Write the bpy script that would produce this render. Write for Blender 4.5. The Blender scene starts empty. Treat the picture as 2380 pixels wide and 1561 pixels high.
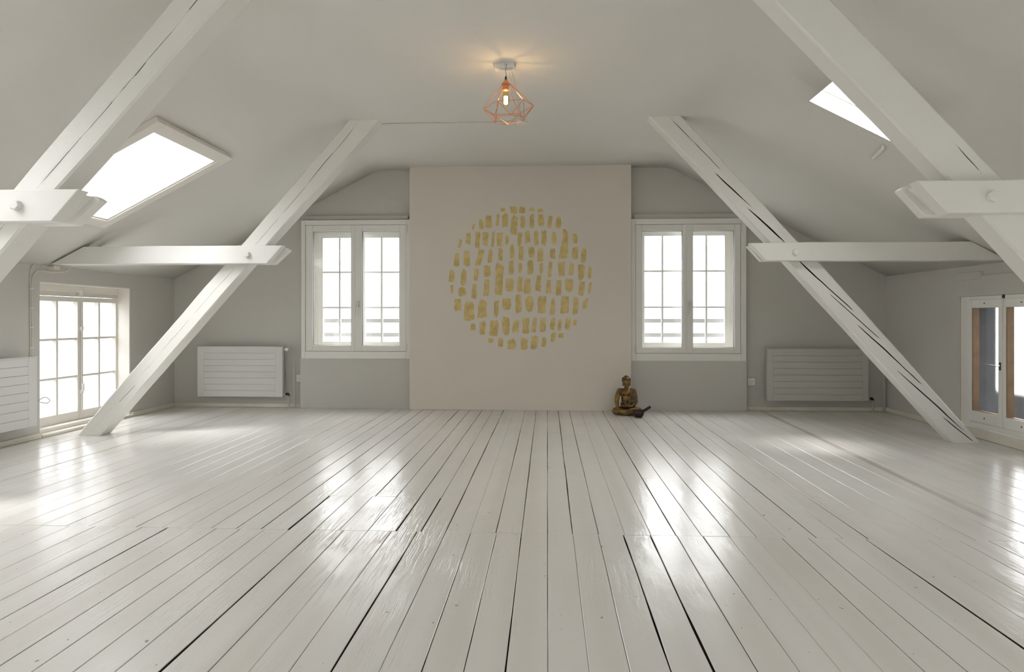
import bpy, bmesh, math, random
from mathutils import Vector, Matrix, noise
S = bpy.context.scene
COL = S.collection
random.seed(7)

# ------------------------------------------------------------------ camera, world, light, exposure
CAM_H = 0.947
YAW = math.atan(82.0 / 1587.0)
cd = bpy.data.cameras.new('camera'); cam = bpy.data.objects.new('camera', cd); COL.objects.link(cam)
cd.sensor_width = 36.0; cd.sensor_fit = 'HORIZONTAL'; cd.lens = 1587.0 / 2380.0 * 36.0
cd.shift_y = -40.5 / 2380.0; cd.clip_start = 0.05
cam.location = (0, 0, CAM_H); cam.rotation_euler = (math.pi / 2, 0, YAW)
S.camera = cam

SKY_HORIZON, SKY_ZENITH = 2.4, 16.0      # an overcast sky is about three times brighter overhead
w = bpy.data.worlds.new('overcast_sky'); S.world = w; w.use_nodes = True
nt = w.node_tree; nt.nodes.clear()
bg = nt.nodes.new('ShaderNodeBackground'); wo = nt.nodes.new('ShaderNodeOutputWorld')
bg.inputs[0].default_value = (0.985, 0.99, 1.0, 1)
wc = nt.nodes.new('ShaderNodeTexCoord'); ws = nt.nodes.new('ShaderNodeSeparateXYZ'); wr_ = nt.nodes.new('ShaderNodeMapRange')
nt.links.new(wc.outputs['Generated'], ws.inputs[0]); nt.links.new(ws.outputs[2], wr_.inputs[0])
wr_.inputs[1].default_value = 0; wr_.inputs[2].default_value = 1; wr_.inputs[3].default_value = SKY_HORIZON; wr_.inputs[4].default_value = SKY_ZENITH
nt.links.new(wr_.outputs[0], bg.inputs[1])
nt.links.new(bg.outputs[0], wo.inputs[0])

def area(name, loc, aim, sx, sy, power=0, portal=False, color=(1, 1, 1)):
    d = bpy.data.lights.new(name, 'AREA'); d.shape = 'RECTANGLE'; d.size = sx; d.size_y = sy
    d.energy = power; d.color = color
    if portal: d.cycles.is_portal = True
    o = bpy.data.objects.new(name, d); COL.objects.link(o); o.location = loc
    z = -Vector(aim).normalized()
    up = Vector((0, 0, 1)) if abs(z.z) < .95 else Vector((0, 1, 0))
    x = up.cross(z).normalized(); y = z.cross(x)
    o.rotation_euler = Matrix((x, y, z)).transposed().to_euler()
    return o
sd_ = bpy.data.lights.new('hazy_sun', 'SUN'); sd_.energy = 4.2; sd_.angle = math.radians(16); sd_.color = (1, .985, .96)
so_ = bpy.data.objects.new('hazy_sun', sd_); COL.objects.link(so_); so_.location = (0, -3, 8)
so_.rotation_euler = Vector((0.02, .42, -.91)).to_track_quat('-Z', 'Y').to_euler()
# daylight arriving through the windows in view (guides for the sky) then fill lamps added outside unseen windows
area('sky_portal', (-2.02, 7.44, 1.27), (0, -1, 0), 1.1, 1.3, portal=True)
area('sky_portal', (1.45, 7.44, 1.27), (0, -1, 0), 1.1, 1.3, portal=True)
area('sky_portal', (-4.24, 5.85, 0.63), (1, 0, 0), 1.2, 1.2, portal=True)
area('sky_portal', (3.62, 5.37, 0.62), (-1, 0, 0), 1.0, 1.0, portal=True)
area('sky_portal', (-2.99, 4.60, 2.08), (.518, 0, -1), 0.9, 1.05, portal=True)
area('sky_portal', (1.99, 4.195, 2.27), (-.521, 0, -1), .72, .46, portal=True)
area('sky_portal', (-2.99, 2.30, 2.08), (.518, 0, -1), 0.9, 1.05, portal=True)
area('fill_left', (-4.20, 0.9, 0.66), (1, 0, .1), 1.3, 1.05, power=3, color=(1, 1, 1))
area('fill_right', (3.64, 0.9, 0.66), (-1, 0, .1), 1.3, 1.05, power=1.5, color=(1, 1, 1))
area('fill_rear', (-1.9, -2.58, 1.3), (0, 1, 0), 1.05, 1.25, power=1.5, color=(1, 1, 1))
area('fill_rear', (1.35, -2.58, 1.3), (0, 1, 0), 1.05, 1.25, power=1.5, color=(1, 1, 1))

S.view_settings.view_transform = 'Standard'; S.view_settings.look = 'None'
S.view_settings.gamma = 1.0; S.view_settings.use_curve_mapping = False
S.view_settings.exposure = 0.70
cy = S.cycles
cy.max_bounces = 8; cy.diffuse_bounces = 5; cy.glossy_bounces = 3; cy.transmission_bounces = 5; cy.transparent_max_bounces = 10
cy.caustics_reflective = False; cy.caustics_refractive = False
cy.sample_clamp_indirect = 4.0
cy.use_denoising = True
cy.use_adaptive_sampling = True; cy.adaptive_threshold = 0.035

# ------------------------------------------------------------------ materials
def mat(name, col, rough=.6, metal=0, spec=.5, bump=None, mott=None, coat=0):
    m = bpy.data.materials.new(name); m.use_nodes = True
    n = m.node_tree.nodes; l = m.node_tree.links; b = n['Principled BSDF']
    b.inputs['Base Color'].default_value = (*col, 1); b.inputs['Roughness'].default_value = rough
    b.inputs['Metallic'].default_value = metal; b.inputs['Specular IOR Level'].default_value = spec
    if coat: b.inputs['Coat Weight'].default_value = coat; b.inputs['Coat Roughness'].default_value = .15
    tc = n.new('ShaderNodeTexCoord')
    if mott:                                    # (scale, amount, second colour)
        t = n.new('ShaderNodeTexNoise'); t.inputs['Scale'].default_value = mott[0]; t.inputs['Detail'].default_value = 5
        l.new(tc.outputs['Object'], t.inputs['Vector'])
        r = n.new('ShaderNodeMapRange'); r.inputs[1].default_value = .38; r.inputs[2].default_value = .68
        r.inputs[3].default_value = 0; r.inputs[4].default_value = mott[1]
        l.new(t.outputs[0], r.inputs[0])
        x = n.new('ShaderNodeMix'); x.data_type = 'RGBA'
        x.inputs[6].default_value = (*col, 1); x.inputs[7].default_value = (*mott[2], 1)
        l.new(r.outputs[0], x.inputs[0]); l.new(x.outputs[2], b.inputs['Base Color'])
    if bump:                                    # (scale vector, strength, distance)
        mp = n.new('ShaderNodeMapping'); mp.inputs['Scale'].default_value = bump[0]
        l.new(tc.outputs['Object'], mp.inputs[0])
        t = n.new('ShaderNodeTexNoise'); t.inputs['Scale'].default_value = 1; t.inputs['Detail'].default_value = 6
        l.new(mp.outputs[0], t.inputs['Vector'])
        bp = n.new('ShaderNodeBump'); bp.inputs['Strength'].default_value = bump[1]; bp.inputs['Distance'].default_value = bump[2]
        l.new(t.outputs[0], bp.inputs['Height']); l.new(bp.outputs[0], b.inputs['Normal'])
    return m

M = {}
M['ceiling'] = mat('ceiling_paint', (.755, .74, .695), .85, bump=((3, 3, 3), .25, .03), mott=(1.3, .5, (.74, .715, .68)))
M['wall'] = mat('grey_wall_paint', (.60, .585, .545), .8, bump=((14, 14, 14), .25, .008), mott=(2.0, .6, (.585, .56, .525)))
M['panel'] = mat('taupe_panel_paint', (.73, .68, .60), .8, bump=((9, 9, 9), .15, .006), mott=(2.2, .6, (.745, .70, .625)))
M['frame'] = mat('white_frame_paint', (.84, .83, .79), .4)
M['cream'] = mat('cream_frame_paint', (.83, .80, .735), .45, bump=((20, 20, 20), .15, .004))
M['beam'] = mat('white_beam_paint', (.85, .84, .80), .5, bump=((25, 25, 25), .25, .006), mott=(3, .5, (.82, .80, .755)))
M['crack'] = mat('dark_wood_crack', (.03, .022, .015), .9, mott=(30, .6, (.10, .07, .04)))
M['base'] = mat('cream_skirting_paint', (.74, .70, .61), .45, mott=(4, .7, (.66, .61, .51)))
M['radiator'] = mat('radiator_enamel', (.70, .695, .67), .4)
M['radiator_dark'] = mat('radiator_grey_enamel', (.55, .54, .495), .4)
M['pipe'] = mat('painted_pipe', (.50, .49, .46), .4)
M['white_plastic'] = mat('white_plastic', (.80, .78, .73), .35)
M['dark'] = mat('dark_rubber', (.02, .018, .016), .5)
M['steel'] = mat('brushed_steel', (.55, .54, .52), .3, metal=1)
M['rawwood'] = mat('brown_raw_wood', (.33, .22, .12), .6, bump=((60, 60, 8), .3, .004), mott=(9, .8, (.22, .14, .075)))
M['reveal'] = mat('white_reveal_plaster', (.78, .76, .71), .7)
M['brown_metal'] = mat('dark_brass', (.10, .075, .05), .4, metal=1)
M['gold'] = mat('gold_leaf_paint', (.70, .55, .235), .5, metal=.15, mott=(14, .8, (.47, .35, .12)), bump=((90, 90, 30), .5, .003))
M['copper'] = mat('copper_wire', (.80, .34, .17), .3, metal=1)
M['copper_cap'] = mat('copper_cap', (.62, .32, .17), .4, metal=.8)
M['bronze'] = mat('gilded_bronze', (.27, .155, .04), .36, metal=.5, mott=(26, 1.0, (.10, .06, .022)), bump=((160, 160, 160), .3, .002))
M['bronze_dark'] = mat('dark_bronze', (.085, .06, .033), .5, metal=.4, mott=(40, .8, (.20, .125, .04)), bump=((200, 200, 200), .4, .002))
M['bowl'] = mat('dark_hammered_bronze', (.045, .027, .022), .35, metal=.6, bump=((90, 90, 90), .4, .003))
M['mallet'] = mat('black_leather', (.014, .013, .012), .55)
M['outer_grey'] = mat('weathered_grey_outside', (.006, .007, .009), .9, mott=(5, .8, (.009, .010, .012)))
M['rail'] = mat('grey_galvanised_rail', (.22, .22, .22), .6)

def glass(name, tint=(1, 1, 1), gloss=.06):
    m = bpy.data.materials.new(name); m.use_nodes = True
    n = m.node_tree.nodes; l = m.node_tree.links; n.clear()
    o = n.new('ShaderNodeOutputMaterial'); tr = n.new('ShaderNodeBsdfTransparent'); gl = n.new('ShaderNodeBsdfGlossy')
    tr.inputs[0].default_value = (*tint, 1); gl.inputs['Roughness'].default_value = .02
    lw = n.new('ShaderNodeLayerWeight'); lw.inputs[0].default_value = .5
    pw = n.new('ShaderNodeMath'); pw.operation = 'POWER'; l.new(lw.outputs['Facing'], pw.inputs[0]); pw.inputs[1].default_value = 5
    ma = n.new('ShaderNodeMath'); ma.operation = 'MULTIPLY_ADD'; l.new(pw.outputs[0], ma.inputs[0]); ma.inputs[1].default_value = .7; ma.inputs[2].default_value = .04
    mx = n.new('ShaderNodeMixShader'); l.new(ma.outputs[0], mx.inputs[0]); l.new(tr.outputs[0], mx.inputs[1]); l.new(gl.outputs[0], mx.inputs[2])
    l.new(mx.outputs[0], o.inputs[0])
    return m
M['glass'] = glass('clear_glass', (.94, .945, .945))
M['hazy_glass'] = glass('hazy_glass', (.64, .645, .65))
def frosted():
    m = bpy.data.materials.new('frosted_glass'); m.use_nodes = True
    n = m.node_tree.nodes; l = m.node_tree.links; n.clear()
    o = n.new('ShaderNodeOutputMaterial'); rf = n.new('ShaderNodeBsdfRefraction'); gl = n.new('ShaderNodeBsdfGlossy')
    rf.inputs['Roughness'].default_value = .20; rf.inputs['IOR'].default_value = 1.2
    gl.inputs['Roughness'].default_value = .12; gl.inputs[0].default_value = (.9, .95, 1, 1)
    mx = n.new('ShaderNodeMixShader'); mx.inputs[0].default_value = .07
    l.new(rf.outputs[0], mx.inputs[1]); l.new(gl.outputs[0], mx.inputs[2]); l.new(mx.outputs[0], o.inputs[0])
    return m
M['frosted'] = frosted()
def emit(name, col, s):
    m = bpy.data.materials.new(name); m.use_nodes = True
    n = m.node_tree.nodes; n.clear(); o = n.new('ShaderNodeOutputMaterial'); e = n.new('ShaderNodeEmission')
    e.inputs[0].default_value = (*col, 1); e.inputs[1].default_value = s
    m.node_tree.links.new(e.outputs[0], o.inputs[0]); return m
M['filament'] = emit('glowing_filament', (1, .66, .30), 30)
M['bulb_glass'] = glass('amber_bulb_glass', (1.0, .86, .60))

def floor_mat():
    m = mat('white_floor_paint', (.78, .77, .75), .24, spec=.25)
    n = m.node_tree.nodes; l = m.node_tree.links; b = n['Principled BSDF']
    tc = n.new('ShaderNodeTexCoord'); geo = n.new('ShaderNodeNewGeometry')
    def N(t, **k):
        x = n.new(t)
        for a, v in k.items(): setattr(x, a, v)
        return x
    def noi(scale, vec, det=5):
        t = N('ShaderNodeTexNoise'); t.inputs['Scale'].default_value = 1; t.inputs['Detail'].default_value = det
        mp = N('ShaderNodeMapping'); mp.inputs['Scale'].default_value = scale
        l.new(vec, mp.inputs[0]); l.new(mp.outputs[0], t.inputs['Vector']); return t.outputs[0]
    def rng(src, a, b2, c=0, d=1):
        r = N('ShaderNodeMapRange'); r.inputs[1].default_value = a; r.inputs[2].default_value = b2
        r.inputs[3].default_value = c; r.inputs[4].default_value = d; l.new(src, r.inputs[0]); return r.outputs[0]
    def math_(op, a, b2=None):
        x = N('ShaderNodeMath', operation=op)
        for i, v in enumerate((a, b2)):
            if v is None: continue
            if isinstance(v, (int, float)): x.inputs[i].default_value = v
            else: l.new(v, x.inputs[i])
        return x.outputs[0]
    def mix(f, a, b2):
        x = N('ShaderNodeMix', data_type='RGBA')
        if isinstance(f, float): x.inputs[0].default_value = f
        else: l.new(f, x.inputs[0])
        for i, v in ((6, a), (7, b2)):
            if isinstance(v, tuple): x.inputs[i].default_value = (*v, 1)
            else: l.new(v, x.inputs[i])
        return x.outputs[2]
    P = tc.outputs['Object']
    base = mix(rng(noi((2.2, .6, 1), P), .35, .7), (.755, .738, .708), (.735, .712, .675))
    base = mix(math_('MULTIPLY', rng(noi((8.8, .11, 1), P, 1), .40, .66), .55), base, (.665, .635, .585))
    # scattered dirt flecks, knocks through to wood
    fl = rng(noi((38, 30, 1), P, 2), .735, .76)
    base = mix(math_('MULTIPLY', fl, .75), base, (.20, .15, .11))
    # the line where a partition once stood: thin unpainted pinkish strip
    sx = N('ShaderNodeSeparateXYZ'); l.new(P, sx.inputs[0])
    xl = math_('SUBTRACT', sx.outputs[0], math_('MULTIPLY', sx.outputs[1], .030))
    d = math_('ABSOLUTE', math_('SUBTRACT', xl, 1.985))
    strip = rng(d, .026, .018)
    strip = math_('MULTIPLY', strip, rng(noi((8, 1.5, 1), P), .33, .5, .25, .8))
    base = mix(strip, base, (.50, .43, .39))
    l.new(base, b.inputs['Base Color'])
    # relief: brushed paint over worn grain, heavier where the boards are worn
    wear = N('ShaderNodeVectorMath', operation='DISTANCE'); l.new(P, wear.inputs[0]); wear.inputs[1].default_value = (-.85, 2.75, 0)
    wmask = rng(wear.outputs[1], 1.25, .15, .10, 1.0)
    wv = N('ShaderNodeTexNoise'); wv.inputs['Scale'].default_value = 1; wv.inputs['Detail'].default_value = 3; wv.inputs['Distortion'].default_value = .9
    mp = N('ShaderNodeMapping'); mp.inputs['Scale'].default_value = (75, 5, 1); l.new(P, mp.inputs[0]); l.new(mp.outputs[0], wv.inputs['Vector'])
    grain = rng(wv.outputs[0], .30, .52)
    patch = rng(noi((4, 2.2, 1), P, 2), .42, .60)
    g2 = math_('MULTIPLY', math_('MULTIPLY', grain, patch), wmask)
    h = math_('ADD', math_('MULTIPLY', g2, .9), math_('MULTIPLY', noi((7, 2.5, 1), P, 4), 2.1))
    h = math_('ADD', h, math_('MULTIPLY', noi((55, 30, 1), P, 3), .24))
    bp = N('ShaderNodeBump'); bp.inputs['Strength'].default_value = .8; bp.inputs['Distance'].default_value = .0022
    l.new(h, bp.inputs['Height']); l.new(bp.outputs[0], b.inputs['Normal'])
    l.new(rng(noi((1.5, 1.0, 1), P), 3e-1, .7, .16, .26), b.inputs['Roughness'])
    return m
M['floor'] = floor_mat()

# ------------------------------------------------------------------ helpers
ORG = {}
def org(o): return ORG.get(o.name, Vector((0, 0, 0)))
def tag(o, label=None, cat=None, group=None, kind=None):
    if label: o['label'] = label
    if cat: o['category'] = cat
    if group: o['group'] = group
    if kind: o['kind'] = kind
    return o
def thing(name, loc, label=None, cat=None, group=None):
    o = bpy.data.objects.new(name, None); COL.objects.link(o); o.location = loc; o.empty_display_size = .1
    ORG[o.name] = Vector(loc); tag(o, label, cat, group); return o
def obj(name, bm, m, parent=None, smooth=False, bevel=0, seg=2, label=None, cat=None, group=None, kind=None, angle=40):
    bmesh.ops.recalc_face_normals(bm, faces=bm.faces)
    return finish(name, bm, m, parent, smooth, bevel, seg, label, cat, group, kind, angle)
def finish(name, bm, m, parent=None, smooth=False, bevel=0, seg=2, label=None, cat=None, group=None, kind=None, angle=40):
    me = bpy.data.meshes.new(name)
    if parent is None:
        xs = [v.co for v in bm.verts]
        base = Vector(((min(c.x for c in xs) + max(c.x for c in xs)) / 2, (min(c.y for c in xs) + max(c.y for c in xs)) / 2, min(c.z for c in xs)))
        if kind == 'structure': base = Vector((0, 0, 0))
    else:
        base = org(parent)
    bmesh.ops.translate(bm, verts=bm.verts, vec=-base)
    bm.to_mesh(me); bm.free()
    for x in (m if isinstance(m, (list, tuple)) else [m]): me.materials.append(M[x])
    o = bpy.data.objects.new(name, me); COL.objects.link(o)
    if parent is None: o.location = base
    else: o.parent = parent
    ORG[o.name] = base
    if smooth:
        for p in me.polygons: p.use_smooth = True
        me.set_sharp_from_angle(angle=math.radians(angle))
    if bevel:
        b = o.modifiers.new('bevel', 'BEVEL'); b.width = bevel; b.segments = seg; b.limit_method = 'ANGLE'
    return tag(o, label, cat, group, kind)
def BM(): return bmesh.new()
I4 = Matrix.Identity(4)
def frame(o, eu, ev, ew):
    m = Matrix.Identity(4)
    for i, e in enumerate((eu, ev, ew)):
        for k in range(3): m[k][i] = e[k]
    for k in range(3): m[k][3] = o[k]
    return m
def box(bm, u0, u1, v0, v1, w0, w1, F=I4):
    vs = [bm.verts.new(F @ Vector((u, v, q))) for u in (u0, u1) for v in (v0, v1) for q in (w0, w1)]
    for f in ((0, 1, 3, 2), (4, 6, 7, 5), (0, 4, 5, 1), (2, 3, 7, 6), (0, 2, 6, 4), (1, 5, 7, 3)):
        bm.faces.new([vs[i] for i in f])
    return bm
def ring(bm, u0, u1, v0, v1, a, w0, w1, F=I4):
    """rectangular frame; a = (left, right, bottom, top) widths, mitred like joinery (stiles full height)"""
    box(bm, u0, u0 + a[0], v0, v1, w0, w1, F); box(bm, u1 - a[1], u1, v0, v1, w0, w1, F)
    box(bm, u0 + a[0], u1 - a[1], v0, v0 + a[2], w0, w1, F); box(bm, u0 + a[0], u1 - a[1], v1 - a[3], v1, w0, w1, F)
    return bm
def tube(bm, pts, r, n=8, closed=False, caps=True):
    pts = [Vector(p) for p in pts]; rings = []
    prev = None
    for i, p in enumerate(pts):
        a = pts[i - 1] if i > 0 else (pts[-1] if closed else p); b = pts[(i + 1) % len(pts)] if (i < len(pts) - 1 or closed) else p
        t = (b - a).normalized()
        if prev is None:
            up = Vector((0, 0, 1)) if abs(t.z) < .9 else Vector((1, 0, 0)); x = t.cross(up).normalized()
        else:
            x = (prev - t * prev.dot(t)).normalized()
        y = t.cross(x); prev = x
        rr = r[i] if isinstance(r, (list, tuple)) else r
        rings.append([bm.verts.new(p + (x * math.cos(2 * math.pi * k / n) + y * math.sin(2 * math.pi * k / n)) * rr) for k in range(n)])
    m = len(rings)
    for i in range(m if closed else m - 1):
        A, B = rings[i], rings[(i + 1) % m]
        for k in range(n): bm.faces.new((A[k], A[(k + 1) % n], B[(k + 1) % n], B[k]))
    if caps and not closed: bm.faces.new(rings[0][::-1]); bm.faces.new(rings[-1])
    return bm
def lathe(bm, prof, c=(0, 0, 0), n=32, F=None):
    c = Vector(c); rings = []
    F = F or I4
    for r, z in prof:
        if r < 1e-6: rings.append([bm.verts.new(c + (F @ Vector((0, 0, z))))])
        else: rings.append([bm.verts.new(c + (F @ Vector((r * math.cos(2 * math.pi * k / n), r * math.sin(2 * math.pi * k / n), z)))) for k in range(n)])
    for A, B in zip(rings, rings[1:]):
        for k in range(n):
            q = [A[k % len(A)], A[(k + 1) % len(A)], B[(k + 1) % len(B)], B[k % len(B)]]
            u = []
            for v in q:
                if v not in u: u.append(v)
            if len(u) > 2: bm.faces.new(u)
    return bm
def ell(bm, c, r, rot=None, n=16):
    mtx = Matrix.Translation(c) @ (rot.to_4x4() if rot else I4) @ Matrix.Diagonal((*r, 1))
    bmesh.ops.create_uvsphere(bm, u_segments=n, v_segments=n // 2 + 2, radius=1, matrix=mtx); return bm
def cap(bm, p0, p1, r0, r1):
    p0, p1 = Vector(p0), Vector(p1)
    tube(bm, [p0, p1], [r0, r1], 12); ell(bm, p0, (r0,) * 3, n=12); ell(bm, p1, (r1,) * 3, n=12); return bm
def grid_wall(us, vs, holes, F, wob=0):
    """planar wall with rectangular holes (u0,u1,v0,v1); local w=0"""
    us = sorted(set([round(x, 4) for x in us] + [round(h[i], 4) for h in holes for i in (0, 1)]))
    vs = sorted(set([round(x, 4) for x in vs] + [round(h[i], 4) for h in holes for i in (2, 3)]))
    bm = BM(); V = {}
    def g(i, j):
        if (i, j) not in V: V[i, j] = bm.verts.new(F @ Vector((us[i], vs[j], 0)))
        return V[i, j]
    for i in range(len(us) - 1):
        for j in range(len(vs) - 1):
            cu, cv = (us[i] + us[i + 1]) / 2, (vs[j] + vs[j + 1]) / 2
            if any(h[0] < cu < h[1] and h[2] < cv < h[3] for h in holes): continue
            bm.faces.new((g(i, j), g(i + 1, j), g(i + 1, j + 1), g(i, j + 1)))
    return bm
def solid(o, t):
    s = o.modifiers.new('thickness', 'SOLIDIFY'); s.thickness = t; s.offset = -1; return o

# ------------------------------------------------------------------ the room
XL, XR, YB, YF = -4.02, 3.46, 7.17, -2.4
ZC = 2.52
KL, KR = 1.372, 1.380            # knee wall heights
# ceiling profile (left knee -> flat -> right knee), softly rounded at the two breaks
prof = [(XL - .02, KL - .010), (-3.351, None), (-2.49, None), (-2.08, None)]
def zl(x): return 2.52 + .518 * (x + 1.80)
def zr(x): return 2.52 - .521 * (x - 1.268)
def soft(x):
    a, b2 = zl(x), zr(x); z = min(a, b2, ZC)
    for br in (-1.80, 1.268):
        d = abs(x - br); R = .09
        if d < R: z -= .26 * (R - d) ** 2 / (2 * R) * .9
    return z
xs = sorted(set([XL - .02, -3.345, -3.0, -2.497, -2.3, -2.02, -1.89, -1.845, -1.80, -1.755, -1.71, -1.2, -.6, 0, .5, .9, 1.178, 1.223, 1.268, 1.313, 1.358, 1.65, 2.03, 2.13, 2.26, 2.6, 3.0, XR + .02]))
SKL = (-3.345, -2.497, 4.19, 5.01)        # left skylight opening X0,X1,Y0,Y1
SKR = (1.65, 2.26, 3.98, 4.41)
SKL2 = (-3.345, -2.497, 1.90, 2.72)   # the same again one bay nearer
ys = sorted(set([YF - .1, -1, 0, 1, 1.60, 1.90, 2.07, 2.72, 3, 3.5, 3.98, 4.19, 4.41, 4.49, 4.72, 5.01, 5.6, 6.2, 6.8, YB + .1]))
bm = BM(); V = {}
def cv(i, j):
    if (i, j) not in V: V[i, j] = bm.verts.new((xs[i], ys[j], soft(xs[i])))
    return V[i, j]
for i in range(len(xs) - 1):
    for j in range(len(ys) - 1):
        cx_, cy_ = (xs[i] + xs[i + 1]) / 2, (ys[j] + ys[j + 1]) / 2
        if any(h[0] < cx_ < h[1] and h[2] < cy_ < h[3] for h in (SKL, SKR, SKL2)): continue
        # sunlit sliver beside the right skylight is a rod added below, not an opening
        bm.faces.new((cv(i, j), cv(i, j + 1), cv(i + 1, j + 1), cv(i + 1, j)))
ceiling = finish('ceiling', bm, 'ceiling', smooth=True, kind='structure', angle=60)
sm = ceiling.modifiers.new('thickness', 'SOLIDIFY'); sm.thickness = .08; sm.offset = -1

FB = frame((0, YB, 0), (1, 0, 0), (0, 0, 1), (0, 1, 0))
def gable(Y, holes, name, flip):
    F = frame((0, Y, 0), (1, 0, 0), (0, 0, 1), (0, 1, 0))
    us = [XL - .3, XR + .3] + xs[1:-1]; vs = [-.05, KL, 2.75]
    b = grid_wall(us, [-.05, .3, .8, 1.2, 1.6, 2.0, 2.2, 2.75], holes, F)
    o = obj(name, b, 'wall', kind='structure'); return o
W1 = (-2.575, -1.475, .60, 1.935); W2 = (.90, 2.005, .585, 1.92)
wb = gable(YB, [W1, W2], 'wall_back', 0)
WR1 = (-2.45, -1.35, .70, 1.92); WR2 = (.82, 1.92, .70, 1.92)
wf = gable(YF, [WR1, WR2], 'wall_front', 1)
for o, t in ((wb, .26), (wf, -.26)):
    s = o.modifiers.new('thickness', 'SOLIDIFY'); s.thickness = t
    n0 = o.data.polygons[0].normal.y
    s.offset = -1 if (n0 < 0) == (t > 0) else 1
    s.thickness = abs(t)
# knee walls
NL = (5.215, 6.39, .018, 1.24)            # niche of the left window  (Y0,Y1,Z0,Z1)
NR = (4.82, 5.90, .095, 1.126)
FL = frame((XL, 0, 0), (0, 1, 0), (0, 0, 1), (-1, 0, 0))
FR = frame((XR, 0, 0), (0, 1, 0), (0, 0, 1), (1, 0, 0))
HL2 = (.2, 1.6, .12, 1.20); HR2 = (.2, 1.6, .12, 1.20)
bl = grid_wall([YF - .3, YB + .3], [-.05, KL + .05], [NL, HL2], FL); wl = obj('wall_left', bl, 'wall', kind='structure')
br_ = grid_wall([YF - .3, YB + .3], [-.05, KR + .05], [NR, HR2], FR); wr = obj('wall_right', br_, 'wall', kind='structure')
for o, sgn in ((wl, -1), (wr, 1)):
    s = o.modifiers.new('thickness', 'SOLIDIFY'); s.thickness = .24
    s.offset = 1 if (o.data.polygons[0].normal.x * sgn > 0) else -1

# ------------------------------------------------------------------ painted plank floor
def planks(bm, bounds, y0, y1, wide, seed, tilt=0):
    rnd = random.Random(seed)
    gaps = []
    for x in bounds:
        g = rnd.choice([.0006, .0010, .0014, .0018, .0024])
        for k, v in wide.items():
            if abs(x - k) < .012: g = v
        gaps.append(g)
    for i in range(len(bounds) - 1):
        n = max(2, int((y1 - y0) / .11)); off = rnd.uniform(-.0007, .0007); rows = []
        for k in range(n + 1):
            y = y0 + (y1 - y0) * k / n
            def edge(j, side):
                g = gaps[j]
                wv = noise.noise(Vector((bounds[j] * 13.7, y * .9, seed))) * .9 + noise.noise(Vector((bounds[j] * 7.7, y * 4.0, seed + 3))) * .55
                wid = max(0.0002, g * (1 + 1.0 * wv))
                wav = noise.noise(Vector((bounds[j] * 5.1, y * 1.3, seed + 9))) * .0022
                return bounds[j] + wav + side * wid / 2
            xl, xr = edge(i, 1), edge(i + 1, -1)
            z = off + noise.noise(Vector((bounds[i] * 3, y * .8, seed + 5))) * .0006
            c = .0022
            rows.append([bm.verts.new(p) for p in ((xl, y, -.03), (xl, y, z - .0016), (xl + c, y, z), (xr - c, y, z), (xr, y, z - .0016), (xr, y, -.03))])
        for A, B in zip(rows, rows[1:]):
            for k in range(5):
                f = bm.faces.new((A[k], A[k + 1], B[k + 1], B[k]))
                if k in (0, 4): f.material_index = 1
        bm.faces.new(rows[0]); bm.faces.new(rows[-1][::-1])
front_x = [-2.304, -2.18, -2.059, -1.941, -1.837, -1.72, -1.607, -1.493, -1.382, -1.271, -1.159, -1.040, -.91, -.80, -.693, -.579, -.451, -.338, -.224, -.113, .001, .112, .223, .333, .448, .564, .676, .788, .901, 1.013, 1.127, 1.242, 1.368, 1.5, 1.63, 1.758, 1.88, 2.007, 2.145]
back_x = [-2.315, -2.198, -2.091, -1.98, -1.867, -1.746, -1.628, -1.519, -1.403, -1.288, -1.166, -1.045, -.915, -.80, -.674, -.56, -.451, -.34, -.227, -.114, .001, .112, .225, .34, .453, .562, .672, .793, .909, 1.03, 1.163, 1.275, 1.38, 1.515, 1.69, 1.829, 2.0, 2.172, 2.329]
def extend(L):
    L = list(L); r = random.Random(3)
    while L[0] > XL - .25: L.insert(0, L[0] - r.uniform(.11, .15))
    while L[-1] < XR + .25: L.append(L[-1] + r.uniform(.11, .16))
    return L
bm = BM()
JY = 3.012
wide_f = {-1.040: .0075, -1.72: .006, -.579: .0062, -.113: .0058, .333: .0062, .448: .006, 1.368: .006, -.451: .002, .223: .0012, .001: .002, .112: .001, 1.88: .003, -1.941: .0008, -1.837: .0018, -1.607: .0025, .676: .0028, -.224: .0022, -.338: .0028, -.91: .0016, -1.159: .0018}
wide_b = {-.915: .0042, -.451: .0046, -.674: .0036, .112: .0044, .225: .003, .001: .0028, -.114: .003, -.227: .003, .562: .0034, -1.166: .003, -1.867: .0032, .793: .003, -1.628: .0028, 1.163: .003, 1.38: .0028, 2.172: .0004, 2.0: .002}
fx_ = extend(front_x); bx_ = extend(back_x)
planks(bm, fx_, YF - .1, JY - .0012, wide_f, 11)
HX0, HX1, HY1 = -1.166, -.56, 3.596
i0 = min(range(len(bx_)), key=lambda i: abs(bx_[i] - HX0)); i1 = min(range(len(bx_)), key=lambda i: abs(bx_[i] - HX1))
planks(bm, bx_[:i0 + 1], JY + .0012, YB + .02, wide_b, 21)
planks(bm, bx_[i1:], JY + .0008, YB + .02, wide_b, 22)
planks(bm, bx_[i0:i1 + 1], HY1 + .0015, YB + .02, wide_b, 23)
planks(bm, [HX0 + .007, -1.045, -.93, -.80, -.674, HX1 - .004], JY + .0012, HY1 - .0015, {-.674: .005, -.80: .002}, 24)
nv = len(bm.faces)
bm2f = [bm.verts.new(p) for p in ((XL - .3, YF - .2, -.02), (XR + .3, YF - .2, -.02), (XR + .3, YB + .3, -.02), (XL - .3, YB + .3, -.02))]
f = bm.faces.new(bm2f); f.material_index = 1
floor = finish('floor', bm, ['floor', 'crack'], kind='structure')

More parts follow.
